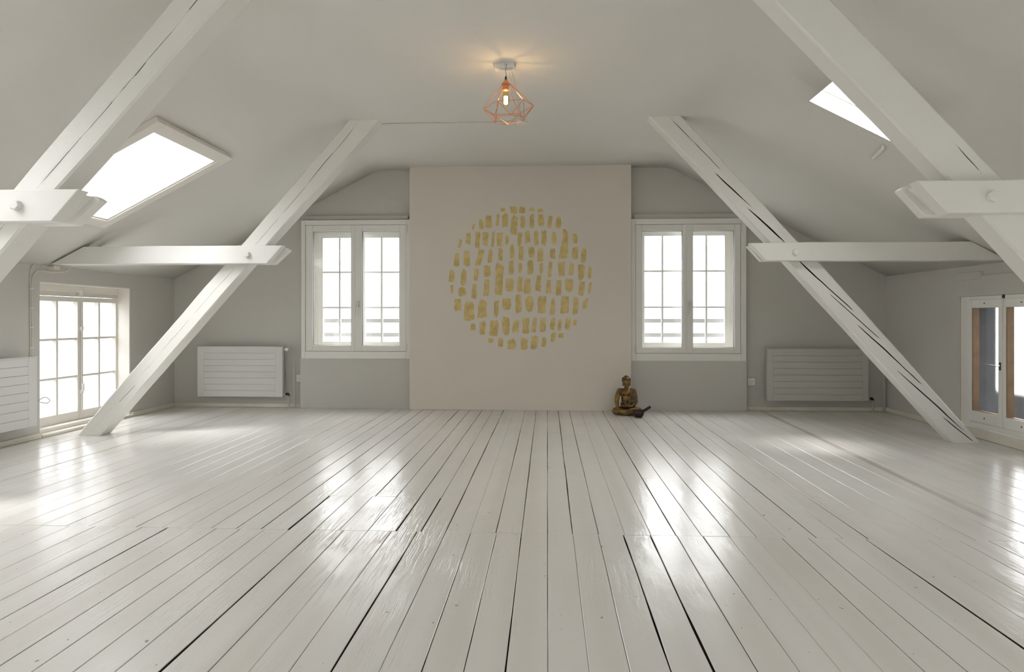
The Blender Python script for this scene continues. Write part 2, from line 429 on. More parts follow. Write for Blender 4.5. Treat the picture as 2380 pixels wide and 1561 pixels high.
# chimney-like centre panel, dado panels under the windows, ledges over them, skirtings
bm = BM(); box(bm, -1.432, .858, 0, 2.53, 7.04, 7.18, frame((0, 0, 0), (1, 0, 0), (0, 0, 1), (0, 1, 0)))
obj('wall_centre', bm, 'panel', kind='structure', bevel=.004)
XZ = frame((0, 0, 0), (1, 0, 0), (0, 0, 1), (0, 1, 0))
n_tr = [0]
def trim(m, *b, bevel=.003):
    n_tr[0] += 1
    bm = BM(); box(bm, *b, XZ); return obj('trim_%d' % n_tr[0], bm, m, kind='structure', bevel=bevel)
trim('wall', -2.615, -1.432, 0, .53, 7.112, 7.18)
trim('wall', .858, 2.040, 0, .515, 7.10, 7.18)
trim('wall', -2.56, -1.47, 1.995, 2.035, 7.135, 7.18)
trim('wall', .90, 2.0, 1.98, 2.03, 7.135, 7.18)
bm = BM(); box(bm, 3.450, 3.462, 3.6, 5.932, 1.128, 1.29); box(bm, 3.450, 3.462, 5.902, 5.932, .05, 1.128); box(bm, 3.446, 3.462, 5.62, 5.932, 1.262, 1.325)
obj('trim_5', bm, 'wall', kind='structure', bevel=.003)
def base(name, pts_box):
    bm = BM(); box(bm, *pts_box); return obj(name, bm, 'base', kind='structure', bevel=.006)
base('baseboard_back', (XL, -2.615, 7.145, 7.18, 0, .042))
base('baseboard_back.001', (2.04, XR, 7.145, 7.18, 0, .042))
base('baseboard_left', (XL - .02, XL + .024, 6.40, YB, 0, .042))
base('baseboard_left.001', (XL - .02, XL + .024, YF, 5.21, 0, .042))
base('baseboard_right', (XR - .024, XR + .02, 5.92, YB, 0, .045))
base('baseboard_right.001', (XR - .06, XR + .02, YF, 5.90, 0, .075))
base('baseboard_left.002', (XL - .16, XL + .03, 5.215, 6.40, 0, .024))

# ------------------------------------------------------------------ windows
def strip_box(name, parent, m, b, F, bevel=.003):
    bm = BM(); box(bm, *b, F); return obj(name, bm, m, parent, bevel=bevel)
def back_window(num, fr, s0, smid, s1, G, OG, mv, handle_u, hinge):
    """fr = casing (u0,u1,v0,v1); s = sash bounds; G = two inner panes; OG = two outer panes"""
    W = thing('window_%d' % num, ((fr[0] + fr[1]) / 2, YB, fr[2])); tag(W, kind='structure')
    bm = BM(); ring(bm, fr[0], fr[1], fr[2], fr[3], (s0[0] - fr[0], fr[1] - s1[0], s0[1] - fr[2], fr[3] - s1[1]), 7.10, 7.185, XZ)
    obj('window_frame', bm, 'frame', W, bevel=.004)
    bm = BM(); ring(bm, s0[0] - .02, s1[0] + .02, s0[1] - .015, s1[1] + .02, (.03, .03, .03, .03), 7.18, 7.40, XZ)
    obj('window_lining', bm, 'cream', W)
    bm = BM(); ring(bm, s0[0] - .018, s1[0] + .018, s0[1] - .012, s1[1] + .018, (OG[0][0] - .053 - s0[0] + .018, s1[0] + .018 - OG[1][1] - .053, OG[0][2] - .053 - s0[1] + .012, s1[1] + .018 - OG[0][3] - .043), 7.335, 7.385, XZ)
    obj('outer_frame', bm, 'frame', W)
    for k in (0, 1):
        u0, u1 = (s0[0], smid - .001) if k == 0 else (smid + .001, s1[0]); g = G[k]
        sb = BM(); ring(sb, u0 + .002, u1 - .002, s0[1] + .002, s1[1] - .002, (g[0] - u0, u1 - g[1], g[2] - s0[1], s1[1] - g[3]), 7.108, 7.165, XZ)
        s = obj('sash', sb, 'frame', W, bevel=.005)
        pb = BM(); box(pb, g[0] - .005, g[1] + .005, g[2] - .005, g[3] + .005, 7.140, 7.144, XZ); obj('pane', pb, 'glass', s)
        gb = BM(); ring(gb, g[0], g[1], g[2], g[3], (.006,) * 4, 7.122, 7.150, XZ); obj('glazing_seal', gb, 'rail', s)
        # outer sash with glazing bars
        o = OG[k]; sb = BM(); ring(sb, o[0] - .055, o[1] + .055, o[2] - .055, o[3] + .045, (.055, .055, .055, .045), 7.325, 7.365, XZ)
        so = obj('outer_sash', sb, 'frame', W, bevel=.004)
        mb = BM(); box(mb, mv[k] - .010, mv[k] + .010, o[2], o[3], 7.33, 7.358, XZ)
        for hz in (1.451, 1.067): box(mb, o[0], o[1], hz - .009, hz + .009, 7.331, 7.357, XZ)
        obj('glazing_bars', mb, 'frame', so)
        pb = BM(); box(pb, o[0], o[1], o[2], o[3], 7.343, 7.346, XZ); obj('outer_pane', pb, 'glass', so)
        hb = BM(); uu = s0[0] - .012 if k == 0 else s1[0] + .002
        if hinge[k]:
            for vv in (s0[1] + .005, s1[1] - .085):
                tube(hb, [(uu + .005, 7.098, vv), (uu + .005, 7.098, vv + .08)], .006, 8)
            obj('hinge', hb, 'white_plastic', W)
    # handle: rosette and lever hanging down
    hv = 1.10
    h = BM(); box(h, handle_u - .013, handle_u + .013, hv - .03, hv + .03, 7.098, 7.109, XZ)
    r = obj('handle', h, 'steel', W, bevel=.004)
    h = BM(); tube(h, [(handle_u, 7.10, hv + .005), (handle_u, 7.068, hv + .005), (handle_u - .004, 7.062, hv - .02), (handle_u - .014, 7.062, hv - .125)], [.009, .009, .0095, .007], 10)
    obj('lever', h, 'steel', r, smooth=True)
    # meeting cover strip
    strip_box('meeting_strip', W, 'frame', (smid - .004, smid + .004, s0[1], s1[1], 7.106, 7.16), XZ, 0)
    return W
back_window(1, (-2.601, -1.436, .524, 1.987), (-2.558, .600), -2.032, (-1.479, 1.935),
            [(-2.483, -2.068, .661, 1.869), (-1.954, -1.545, .661, 1.870)],
            [(-2.442, -2.075, .697, 1.823), (-1.977, -1.607, .697, 1.823)], (-2.258, -1.796), -1.990, (0, 1))
back_window(2, (.862, 2.035, .510, 1.975), (.911, .588), 1.434, (1.981, 1.918),
            [(.974, 1.394, .648, 1.853), (1.495, 1.919, .648, 1.854)],
            [(1.034, 1.425, .693, 1.825), (1.507, 1.873, .693, 1.825)], (1.223, 1.683), 1.468, (1, 1))
def railing(xa, xb, label):
    t = thing('window_guard_rail', ((xa + xb) / 2, 7.62, .45), label, 'guard rail')
    for z in (.765, .922):
        bm = BM(); box(bm, xa, xb, z - .022, z + .022, 7.60, 7.625, XZ); obj('rail', bm, 'rail', t)
    for x in (xa, xb):
        bm = BM(); box(bm, x - .012, x + .012, .45, .99, 7.60, 7.63, XZ); obj('post', bm, 'rail', t)
        bm = BM(); box(bm, x - .012, x + .012, .46, .49, 7.42, 7.61, XZ); obj('bracket', bm, 'rail', t)
railing(-2.72, -1.35, 'grey horizontal guard rails outside the window left of the gold mural')
railing(.80, 2.16, 'grey horizontal guard rails outside the window right of the gold mural')

# left knee-wall window, deep in its niche
XW = -4.16
FW = frame((XW, 0, 0), (0, 1, 0), (0, 0, 1), (-1, 0, 0))
W3 = thing('window_3', (XW, 5.8, 0)); tag(W3, kind='structure')
bm = BM(); ring(bm, 5.22, 6.41, .018, 1.245, (.08, .03, .045, .105), 0, .07, FW); obj('window_frame', bm, 'cream', W3, bevel=.004)
bm = BM(); box(bm, 5.20, 6.41, 1.175, 1.245, -.03, 0, FW); obj('lintel_board', bm, 'cream', W3, bevel=.004)
for (u0, u1, g0, g1, mv) in ((5.30, 5.856, 5.345, 5.832, 5.582), (5.860, 6.40, 5.903, 6.366, 6.128)):
    sb = BM(); ring(sb, u0, u1, .055, 1.136, (g0 - u0, u1 - g1, .078, .042), -.014, .035, FW); s = obj('sash', sb, 'cream', W3, bevel=.004)
    mb = BM(); box(mb, mv - .011, mv + .011, .133, 1.094, -.010, .030, FW)
    for z in (.440, .770): box(mb, g0, g1, z - .009, z + .009, -.008, .028, FW)
    obj('glazing_bars', mb, 'cream', s)
    pb = BM(); box(pb, g0 - .004, g1 + .004, .13, 1.098, .016, .02, FW); obj('pane', pb, 'hazy_glass', s)
bm = BM(); tube(bm, [FW @ Vector((5.868, .10, -.022)), FW @ Vector((5.868, 1.05, -.022))], .005, 6)
ro = obj('espagnolette_rod', bm, 'cream', W3)
bm = BM()
for z in (.30, .86): box(bm, 5.855, 5.881, z - .018, z + .018, -.034, -.012, FW)
box(bm, 5.860, 5.876, .30, .37, -.045, -.03, FW)
obj('rod_bracket', bm, 'white_plastic', ro, bevel=.003)
bm = BM(); box(bm, 5.83, 5.858, 1.15, 1.20, -.05, -.0, FW); obj('catch', bm, 'cream', W3, bevel=.006)
bm = BM(); box(bm, 5.22, 6.40, .02, .055, -.10, 0, FW); obj('window_sill', bm, 'cream', W3, bevel=.006)
# niche lining boards
bm = BM(); box(bm, 6.385, 6.40, .02, 1.24, -.135, .05, FW); box(bm, 5.205, 5.22, .02, 1.24, -.135, .05, FW); box(bm, 5.22, 6.385, 1.232, 1.245, -.135, .05, FW)
obj('window_lining', bm, 'cream', W3)

# right knee-wall window with obscured glass
W4 = thing('window_4', (XR, 5.4, .08)); tag(W4, kind='structure')
bm = BM(); ring(bm, 4.86, 5.815, .078, 1.127, (.06, .055, .045, .032), -.012, .09, FR); obj('window_frame', bm, 'frame', W4, bevel=.004)
strip_box('side_board', W4, 'cream', (5.815, 5.898, .078, 1.127, -.006, .05), FR)
for k, (u0, u1, g0, g1) in enumerate(((4.92, 5.350, 4.965, 5.315), (5.356, 5.765, 5.400, 5.727))):
    sb = BM(); ring(sb, u0, u1, .118, 1.098, (g0 - u0, u1 - g1, .085, .066), -.022, .04, FR); s = obj('sash', sb, 'frame', W4, bevel=.004)
    pb = BM(); box(pb, g0 - .004, g1 + .004, .198, 1.036, .036, .037, FR); obj('pane', pb, 'frosted', s, label='frosted glass pane')
    bb = BM(); box(bb, g1 - .012, g1 + .001, .203, 1.032, -.016, .034, FR); box(bb, g0, g1 - .012, .203, .207, .0, .034, FR)
    obj('glazing_bead', bb, 'rawwood', s, label='bare brown wood glazing bead')
    sc = BM()
    for vv in (.16, 1.066):
        lathe(sc, [(0, 0), (.006, 0), (.005, -.003), (0, -.003)], FR @ Vector(((g0 + g1) / 2, vv, -.022)), 10, FR.to_3x3().to_4x4())
    obj('screw', sc, 'brown_metal', s)
strip_box('meeting_strip', W4, 'frame', (5.338, 5.368, .12, 1.096, -.034, -.02), FR)
bm = BM(); box(bm, 5.345, 5.361, .555, .615, -.042, -.032, FR); h = obj('handle', bm, 'brown_metal', W4, bevel=.003)
bm = BM(); tube(bm, [FR @ Vector(p) for p in ((5.353, .59, -.04), (5.353, .59, -.07), (5.38, .592, -.075), (5.46, .592, -.072))], [.006, .006, .006, .008], 8); obj('lever', bm, 'steel', h, smooth=True)
bm = BM(); box(bm, 4.8, 5.90, .062, .085, -.045, .10, FR); obj('window_sill', bm, 'frame', W4, bevel=.006)
bm = BM(); lathe(bm, [(0, -.01), (.012, -.008), (.016, 0), (0, .001)], FR @ Vector((5.35, 1.115, -.012)), 12, frame((0, 0, 0), (0, 1, 0), (0, 0, 1), (1, 0, 0))); obj('catch', bm, 'brown_metal', W4)
# dormer cheek and parapet outside the obscured window
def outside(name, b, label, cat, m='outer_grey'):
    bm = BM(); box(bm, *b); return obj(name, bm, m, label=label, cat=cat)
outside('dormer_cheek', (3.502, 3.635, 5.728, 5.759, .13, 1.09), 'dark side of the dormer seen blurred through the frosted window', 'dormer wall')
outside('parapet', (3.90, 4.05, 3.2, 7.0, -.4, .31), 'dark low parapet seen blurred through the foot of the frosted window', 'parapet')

# unseen windows added behind the viewpoint for fill light
def plain_window(num, F, h, loc):
    Wn = thing('window_%d' % num, loc); tag(Wn, kind='structure')
    bm = BM(); ring(bm, h[0], h[1], h[2], h[3], (.05,) * 4, .03, .10, F); c = (h[0] + h[1]) / 2; box(bm, c - .04, c + .04, h[2], h[3], .03, .09, F)
    obj('window_frame', bm, 'frame', Wn, bevel=.004)
    bm = BM(); box(bm, h[0] + .05, h[1] - .05, h[2] + .05, h[3] - .05, .06, .063, F); obj('pane', bm, 'glass', Wn)
plain_window(7, FL, HL2, (XL, .9, .1)); plain_window(8, FR, HR2, (XR, .9, .1))
FF = frame((0, YF, 0), (1, 0, 0), (0, 0, 1), (0, -1, 0))
plain_window(9, FF, WR1, (-1.9, YF, .7)); plain_window(10, FF, WR2, (1.37, YF, .7))

# skylights in the two roof slopes
def skylight(num, k, x0, x1, y0, y1, proud, side):
    """k: dz/dx of the slope"""
    L = math.sqrt(1 + k * k); eu = (0, 1, 0); ev = (1 / L, 0, k / L)
    nrm = Vector((-k / L, 0, 1 / L)); zf = zl if side < 0 else zr
    o = (x0, 0, zf(x0)); F = frame(o, eu, ev, nrm)
    vlen = (x1 - x0) * L
    Wn = thing('window_%d' % num, ((x0 + x1) / 2, (y0 + y1) / 2, zf((x0 + x1) / 2))); tag(Wn, kind='structure')
    if proud:
        bm = BM(); ring(bm, y0 - .085, y1 + .085, -.09, vlen + .09, (.086, .086, .091, .091), -.042, .0, F); obj('window_frame', bm, 'cream', Wn, bevel=.004)
        bm = BM(); ring(bm, y0, y1, 0, vlen, (.012, .012, .012, .012), -.03, .09, F); obj('sash', bm, 'reveal', Wn)
        bm = BM(); box(bm, y0 + .005, y1 - .005, .005, vlen - .005, .05, .055, F); obj('pane', bm, 'hazy_glass', Wn)
    else:
        bm = BM(); ring(bm, y0 - .02, y1 + .02, -.02, vlen + .02, (.024, .024, .024, .024), .002, .10, F); obj('window_lining', bm, 'reveal', Wn)
        bm = BM(); ring(bm, y0 - .03, y1 + .03, -.03, vlen + .03, (.042,) * 4, .10, .14, F); obj('sash', bm, 'frame', Wn)
        bm = BM(); box(bm, y0, y1, 0, vlen, .11, .115, F); obj('pane', bm, 'glass', Wn)
    return F
skylight(5, .518, SKL[0], SKL[1], SKL[2], SKL[3], True, -1)
FSK = skylight(6, -.521, SKR[0], SKR[1], SKR[2], SKR[3], False, 1)
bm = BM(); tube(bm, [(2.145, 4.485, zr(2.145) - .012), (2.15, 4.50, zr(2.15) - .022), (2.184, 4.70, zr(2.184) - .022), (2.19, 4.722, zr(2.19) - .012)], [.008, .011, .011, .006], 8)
obj('sun_sliver_rod', bm, 'beam', bpy.data.objects['window_6'], smooth=True)  # white rod added to stand for a sliver of sunlight on the slope
skylight(11, .518, SKL2[0], SKL2[1], SKL2[2], SKL2[3], True, -1)

# ------------------------------------------------------------------ timber: four braces and four collars
def lerp_line(L, z):
    L = sorted(L)
    if z <= L[0][0]: a, b2 = L[0], L[1]
    elif z >= L[-1][0]: a, b2 = L[-2], L[-1]
    else:
        for a, b2 in zip(L, L[1:]):
            if a[0] <= z <= b2[0]: break
    t = (z - a[0]) / (b2[0] - a[0]); return a[1] + t * (b2[1] - a[1])
LO = [(0, -3.81), (1.367, -2.594), (2.513, -1.581)]; LI = [(0, -3.613), (1.39, -2.372), (2.51, -1.332)]
RO = [(0, 3.288), (1.383, 2.088), (1.54, 1.927), (2.52, 1.037)]; RI = [(0, 3.085), (1.384, 1.846), (1.54, 1.707), (2.52, .79)]
def brace(O, I, Y0, dep, cracks, seed, label, ztop=None):
    """cracks: list of (z0, z1, u0, u1, width): height range, place across the face (0 inner edge, 1 outer edge) at both ends"""
    bm = BM(); rows = []; n = 130; zt = ztop or 2.535
    order = sorted(range(len(cracks)), key=lambda i: cracks[i][2] + (cracks[i][3] - cracks[i][2]) * (1.25 - cracks[i][0]) / (cracks[i][1] - cracks[i][0]))
    for k in range(n + 1):
        z = zt * k / n
        xi, xo = lerp_line(I, z), lerp_line(O, z)
        nz = lambda s, f=1.0: noise.noise(Vector((z * 3.1 * f, s * 7.3, seed)))
        xi += nz(1) * .006 + nz(2, 3) * .0025; xo += nz(3) * .006 + nz(4, 3) * .0025
        d = 1 if xo > xi else -1
        c = .010
        sec = [(xi, Y0 + c, 0), (xi + d * c * 1.2, Y0, 0)]
        lanes = []
        for ci, (z0, z1, u0, u1, wd) in enumerate(cracks):          # u0 at z0, u1 at z1, the line runs on past both ends
            t = (z - z0) / (z1 - z0); u = u0 + (u1 - u0) * t
            u += noise.noise(Vector((z * 5, ci * .37, seed + 4))) * .04 + noise.noise(Vector((z * 17, ci * .9, seed + 6))) * .012
            wv = wd * math.sin(math.pi * t) ** .4 * (.8 + .5 * noise.noise(Vector((z * 6, 2.2, seed + ci)))) if 0 < t < 1 else 0
            lanes.append([u, max(wv, 0)])
        lanes = [lanes[i] for i in order]
        lo = .06
        for q in lanes:
            q[0] = min(max(q[0], lo), .92); lo = q[0] + .004
        for u, wv in lanes:
            x = xi + (xo - xi) * u; h_ = max(wv, .0003) / 2 * 1.35
            dp = min(.03, wv * 4 + .0002)
            q_ = 1 if wv > .0008 else 0
            sec += [(x - d * h_, Y0, 0), (x, Y0 + dp, q_), (x + d * h_, Y0, q_)]
        sec += [(xo - d * c * 1.2, Y0, 0), (xo, Y0 + c, 0), (xo, Y0 + dep, 0), (xi, Y0 + dep, 0)]
        rows.append(([bm.verts.new((x, y, z)) for x, y, _ in sec], [q for _, _, q in sec]))
    for (A, mi), (B, mj) in zip(rows, rows[1:]):
        m_ = len(A)
        for k in range(m_):
            f = bm.faces.new((A[k], A[(k + 1) % m_], B[(k + 1) % m_], B[k]))
            nx = (k + 1) % m_
            if mi[nx] == 1 and mj[nx] == 1: f.material_index = 1
    bm.faces.new(rows[0][0]); bm.faces.new(rows[-1][0][::-1])
    return obj('diagonal_brace', bm, ['beam', 'crack'], label=label, cat='beam')
YN, YK = 3.0, 5.34
G = None
brace(LO, LI, YN, .14, [(1.56, 1.79, .45, .44, .0045), (1.80, 1.95, .44, .45, .006), (1.97, 2.03, .45, .45, .004), (2.03, 2.12, .45, .46, .005), (2.12, 2.25, .45, .46, .006), (2.33, 2.48, .46, .44, .006), (1.05, 1.38, .50, .46, .004)], 1.5,
      'white painted diagonal timber brace at upper left, in front of the framed skylight')
brace(RO, RI, YN, .12, [(1.10, 1.43, .96, .74, .009), (1.56, 1.68, .70, .74, .004)], 2.5,
      'white painted diagonal timber brace at upper right, passing across the triangular skylight')
brace(LO, LI, YK, .14, [(.26, .42, .42, .38, .0035), (.52, .60, .46, .44, .002), (.68, .95, .48, .47, .0028), (.98, 1.36, .48, .45, .0032), (1.53, 1.75, .44, .46, .005), (1.78, 2.0, .46, .5, .004), (2.02, 2.28, .5, .5, .006), (2.28, 2.44, .5, .52, .006)], 3.5,
      'white diagonal timber brace standing in front of the left casement window, foot on the floor')
brace(RO, RI, YK + .02, .12, [(1.00, 1.40, .66, .36, .015), (.78, 1.14, .72, .40, .010), (.44, .90, .76, .41, .012), (.09, .56, .80, .34, .012), (.01, .20, .76, .48, .011),
      (2.29, 2.48, .62, .57, .009), (2.10, 2.345, .57, .44, .009), (1.81, 2.085, .50, .38, .013), (1.53, 1.80, .52, .37, .014)], 4.5,
      'white diagonal timber brace with long dark cracks in front of the right radiator')
def poly_prism(bm, pts, y0, y1):
    A = [bm.verts.new((x, y0, z)) for x, z in pts]; B = [bm.verts.new((x, y1, z)) for x, z in pts]
    n = len(pts); bm.faces.new(A[::-1]); bm.faces.new(B)
    for k in range(n): bm.faces.new((A[k], A[(k + 1) % n], B[(k + 1) % n], B[k]))
    return bm
def collar(Y0, side, label, bolt_x, rear_dx):
    if side < 0: P = [(-2.206, 1.381), (-2.08, 1.522), (-3.700, 1.522), (-3.975, 1.381)]; R = [(-2.225 + rear_dx, 1.385), (-2.10 + rear_dx, 1.500), (-2.125 + rear_dx, 1.518), (-3.70, 1.518), (-3.96, 1.385)]
    else: P = [(1.665, 1.385), (1.540, 1.522), (3.172, 1.525), (3.43, 1.385)]; R = [(1.672 + rear_dx, 1.392), (1.565 + rear_dx, 1.512), (1.585 + rear_dx, 1.525), (3.168, 1.525), (3.40, 1.392)]
    t = thing('collar_beam', ((P[0][0] + P[2][0]) / 2, Y0, 1.38), label, 'beam')
    def sub(pts):      # subdivide long edges a little and roughen so the timber is hewn, not machined
        out = []
        n = len(pts)
        for i in range(n):
            a, b2 = pts[i], pts[(i + 1) % n]; m_ = max(1, int(abs(a[0] - b2[0]) / .15))
            for k in range(m_):
                q = k / m_; x, z = a[0] + (b2[0] - a[0]) * q, a[1] + (b2[1] - a[1]) * q
                if 0 < k: z += noise.noise(Vector((x * 3, z * 9, Y0))) * .005
                out.append((x, z))
        return out
    bm = poly_prism(BM(), sub(P), Y0, Y0 + .072); obj('front_plank', bm, 'beam', t, bevel=.004)
    bm = poly_prism(BM(), sub(R), Y0 + .145, Y0 + .205); obj('rear_plank', bm, 'beam', t, bevel=.004)
    ex = -1 if side < 0 else 1
    core = [(P[0][0] + ex * .035, 1.395), (P[1][0] + ex * .03, 1.512), (P[1][0] + ex * .26, 1.512), (P[0][0] + ex * .26, 1.395)]
    bm = poly_prism(BM(), core, Y0 + .0721, Y0 + .1449); obj('spacer_block', bm, 'beam', t)
    bm = BM(); lathe(bm, [(.0, -.024), (.021, -.024), (.026, -.018), (.026, .004), (0, .004)], (bolt_x, Y0, 1.452), 6, Matrix.Rotation(math.radians(-90), 4, 'X') @ Matrix.Rotation(.3, 4, 'Z') )
    # bolt head: axis along Y
    obj('bolt', bm, 'beam', t, bevel=.002)
    return t
collar(YN - .07, -1, 'short white collar beam at far left edge, crossing the nearer left brace', -2.363, .02)
collar(YN - .07, 1, 'white collar beam at far right edge with a bolt, crossing the nearer right brace', 1.84, -.02)
collar(YK - .07, -1, 'long white collar beam above the left casement window, crossing the farther left brace', -2.362, .02)
collar(YK - .06, 1, 'long white collar beam above the right radiator, crossing the farther right brace', 1.879, .0)

# ------------------------------------------------------------------ radiators
def radiator(F, L, H, dep, label, m, grooves, inset, foot, valves):
    """local u along the wall, v up, w into the wall; front face w=0"""
    t = thing('radiator', F @ Vector((L / 2, 0, dep / 2)), label, 'radiator')
    n = grooves + 1; bm = BM()
    # front plate with pressed horizontal grooves
    ub = [0, inset, L - inset, L]; h = H / n
    box(bm, 0, L, 0, H, .006, dep, F)
    box(bm, 0, inset - .002, 0, H, 0, .007, F); box(bm, L - inset + .002, L, 0, H, 0, .007, F)
    for k in range(n):
        box(bm, inset - .002, L - inset + .002, k * h + (.0022 if k else 0), (k + 1) * h - (.0022 if k < n - 1 else 0), .0, .007, F)
    obj('panel', bm, m, t, bevel=.0015, seg=1)
    bm = BM(); box(bm, -.006, L + .006, H - .004, H + .004, -.004, dep + .004, F); obj('top_grille', bm, m, t, bevel=.002)
    for kind, v in valves:
        if kind == 'thermostat':
            bm = BM(); tube(bm, [F @ Vector((L, v, .03)), F @ Vector((L + .045, v, .03))], .010, 10); ob = obj('valve', bm, 'white_plastic', t)
            bm = BM(); lathe(bm, [(0, -.035), (.016, -.034), (.021, -.026), (.021, .0), (.014, .012), (0, .012)], F @ Vector((L + .045, v, .03)), 18, F.to_3x3().to_4x4()); obj('valve_knob', bm, 'white_plastic', ob, smooth=True)
            bm = BM(); tube(bm, [F @ Vector(p) for p in ((L + .045, v, .03), (L + .095, v, .05), (L + .105, v - .012, .05), (L + .105, -foot, .05))], .007, 10); obj('pipe', bm, 'pipe', t, smooth=True)
        elif kind == 'lockshield':
            bm = BM(); tube(bm, [F @ Vector((L, v, .03)), F @ Vector((L + .03, v, .03))], .008, 10); ob = obj('valve', bm, 'white_plastic', t)
            bm = BM(); tube(bm, [F @ Vector(p) for p in ((L + .022, v, .03), (L + .045, v + .004, .03), (L + .062, v - .012, .03))], [.012, .015, .011], 10); obj('valve_knob', bm, 'dark', ob, smooth=True)
            bm = BM(); tube(bm, [F @ Vector((L + .055, v - .01, .03)), F @ Vector((L + .055, -foot, .03))], .0085, 10); obj('pipe', bm, 'pipe', t)
        elif kind == 'riser':
            bm = BM(); tube(bm, [F @ Vector((L + .185, .36, .07)), F @ Vector((L + .185, -foot, .07))], .0085, 10); obj('pipe', bm, 'pipe', t)
        elif kind == 'stub':
            bm = BM(); tube(bm, [F @ Vector((-.022, v, .03)), F @ Vector((.005, v, .03))], .006, 8); obj('bleed_valve', bm, m, t)
    bm = BM()
    bm.free()
    for u in (.12, L - .12):
        bm = BM(); box(bm, u - .015, u + .015, H * .3, H * .7, dep, dep + .068, F); obj('wall_bracket', bm, m, t)
    return t
radiator(frame((-3.705, 7.055, .122), (1, 0, 0), (0, 0, 1), (0, 1, 0)), .920, .527, .045,
         'pale grey panel radiator on the back wall, left of the left casement window pair', 'radiator', 7, .075, .122, [('thermostat', .50), ('lockshield', .025), ('stub', .505)])
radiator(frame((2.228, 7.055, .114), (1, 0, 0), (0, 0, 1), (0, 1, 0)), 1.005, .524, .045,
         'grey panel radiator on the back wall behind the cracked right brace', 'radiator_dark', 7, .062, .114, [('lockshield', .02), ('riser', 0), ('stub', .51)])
radiator(frame((-3.905, 3.85, .128), (0, 1, 0), (0, 0, 1), (-1, 0, 0)), 1.190, .524, .045,
         'pale radiator on the left knee wall, cut off by the picture edge', 'radiator', 7, .09, .128, [])

# ------------------------------------------------------------------ sockets, cables
def socket(x, z, Y, sz, label):
    t = thing('wall_socket', (x, Y, z - sz / 2), label, 'socket')
    bm = BM(); box(bm, x - sz / 2, x + sz / 2, z - sz / 2, z + sz / 2, Y - .014, Y + .002, XZ); obj('cover_plate', bm, 'white_plastic', t, bevel=.006, seg=3)
    bm = BM()
    for a in (90, 210, 330):                    # three-pole triple outlet
        cx_, cz_ = x + .014 * math.cos(math.radians(a)) * (1 if a != 90 else 0), z + .012 * math.sin(math.radians(a)) * (-1)
        for b2 in (0, 120, 240):
            px_, pz_ = cx_ + .006 * math.cos(math.radians(b2 + 90)), cz_ + .006 * math.sin(math.radians(b2 + 90))
            box(bm, px_ - .0018, px_ + .0018, pz_ - .0018, pz_ + .0018, Y - .0146, Y - .0138, XZ)
    obj('pin_hole', bm, 'dark', t)
socket(2.099, .297, 7.158, .077, 'white square triple wall socket beside the right radiator')
socket(-2.632, .312, 7.158, .077, 'white wall socket half hidden beside the left window pair')

# cables on the left wall running up to a junction box under the collar
XC = XL + .008
def arc(pts, n=6):                              # Catmull-Rom through points
    P = [Vector(p) for p in pts]; P = [P[0]] + P + [P[-1]]; out = []
    for i in range(1, len(P) - 2):
        for k in range(n):
            t = k / n; a, b2, c, d = P[i - 1], P[i], P[i + 1], P[i + 2]
            out.append(.5 * ((2 * b2) + (c - a) * t + (2 * a - 5 * b2 + 4 * c - d) * t * t + (3 * b2 - a - 3 * c + d) * t ** 3))
    out.append(P[-2]); return out
cb = thing('wall_cable', (XC, 5.12, .6), 'pair of thin cream cables climbing the left wall beside its window', 'cable')
bm = BM(); tube(bm, arc([(XC, 5.108, .55), (XC, 5.108, 1.0), (XC, 5.108, 1.28), (XC, 5.125, 1.352), (XC, 5.185, 1.385), (XC + .01, 5.26, 1.363), (XC + .02, 5.31, 1.358)]), .004, 6); obj('cable', bm, 'base', cb, smooth=True)
bm = BM(); tube(bm, arc([(XC, 5.124, .55), (XC, 5.124, 1.0), (XC, 5.124, 1.22), (XC, 5.150, 1.30), (XC, 5.22, 1.325), (XC + .02, 5.33, 1.318), (XC + .06, 5.42, 1.335), (XC + .09, 5.45, 1.382)]), .004, 6); obj('cable', bm, 'base', cb, smooth=True)
for z in (.72, .88, 1.03, 1.18):
    bm = BM(); box(bm, XC - .009, XC + .007, 5.100, 5.132, z - .004, z + .004); obj('cable_clip', bm, 'white_plastic', cb)
bm = BM(); box(bm, XL - .002, XL + .05, 5.305, 5.375, 1.345, 1.378); obj('junction_box', bm, 'base', label='small cream junction box under the end of the long left collar beam', cat='junction box', bevel=.004)
bm = BM(); tube(bm, arc([(XL + .002, 5.20, .30), (XL + .05, 5.205, .325), (XL + .075, 5.225, .30), (XL + .05, 5.225, .275), (XL + .002, 5.215, .285)]), .003, 6)
obj('wire_loop', bm, 'pipe', label='small wire loop on the wall edge between left radiator and window', cat='wire', smooth=True)

# conduit and detector on the ceiling, from the farther left brace
bm = BM(); tube(bm, arc([(-1.33, 5.45, ZC - .006), (-1.0, 5.44, ZC - .006), (-.7, 5.455, ZC - .005), (-.3, 5.435, ZC - .006), (-.24, 5.44, ZC - .006)]), .0055, 6)
obj('ceiling_cable', bm, 'base', label='thin cable running along the ceiling from left brace to the round box', cat='cable', smooth=True)
bm = BM(); lathe(bm, [(0, .0), (.042, .0), (.042, -.020), (.036, -.027), (0, -.029)], (-.205, 5.44, ZC), 28)
obj('ceiling_box', bm, 'white_plastic', label='round white ceiling box just behind the copper pendant lamp', cat='junction box', smooth=True)
bm = BM(); tube(bm, [(-.232, 4.27, ZC - .004), (-.212, 5.40, ZC - .004)], .008, 6)
obj('ceiling_conduit', bm, 'ceiling', label='painted-over conduit on the ceiling from pendant lamp to round box', cat='conduit')

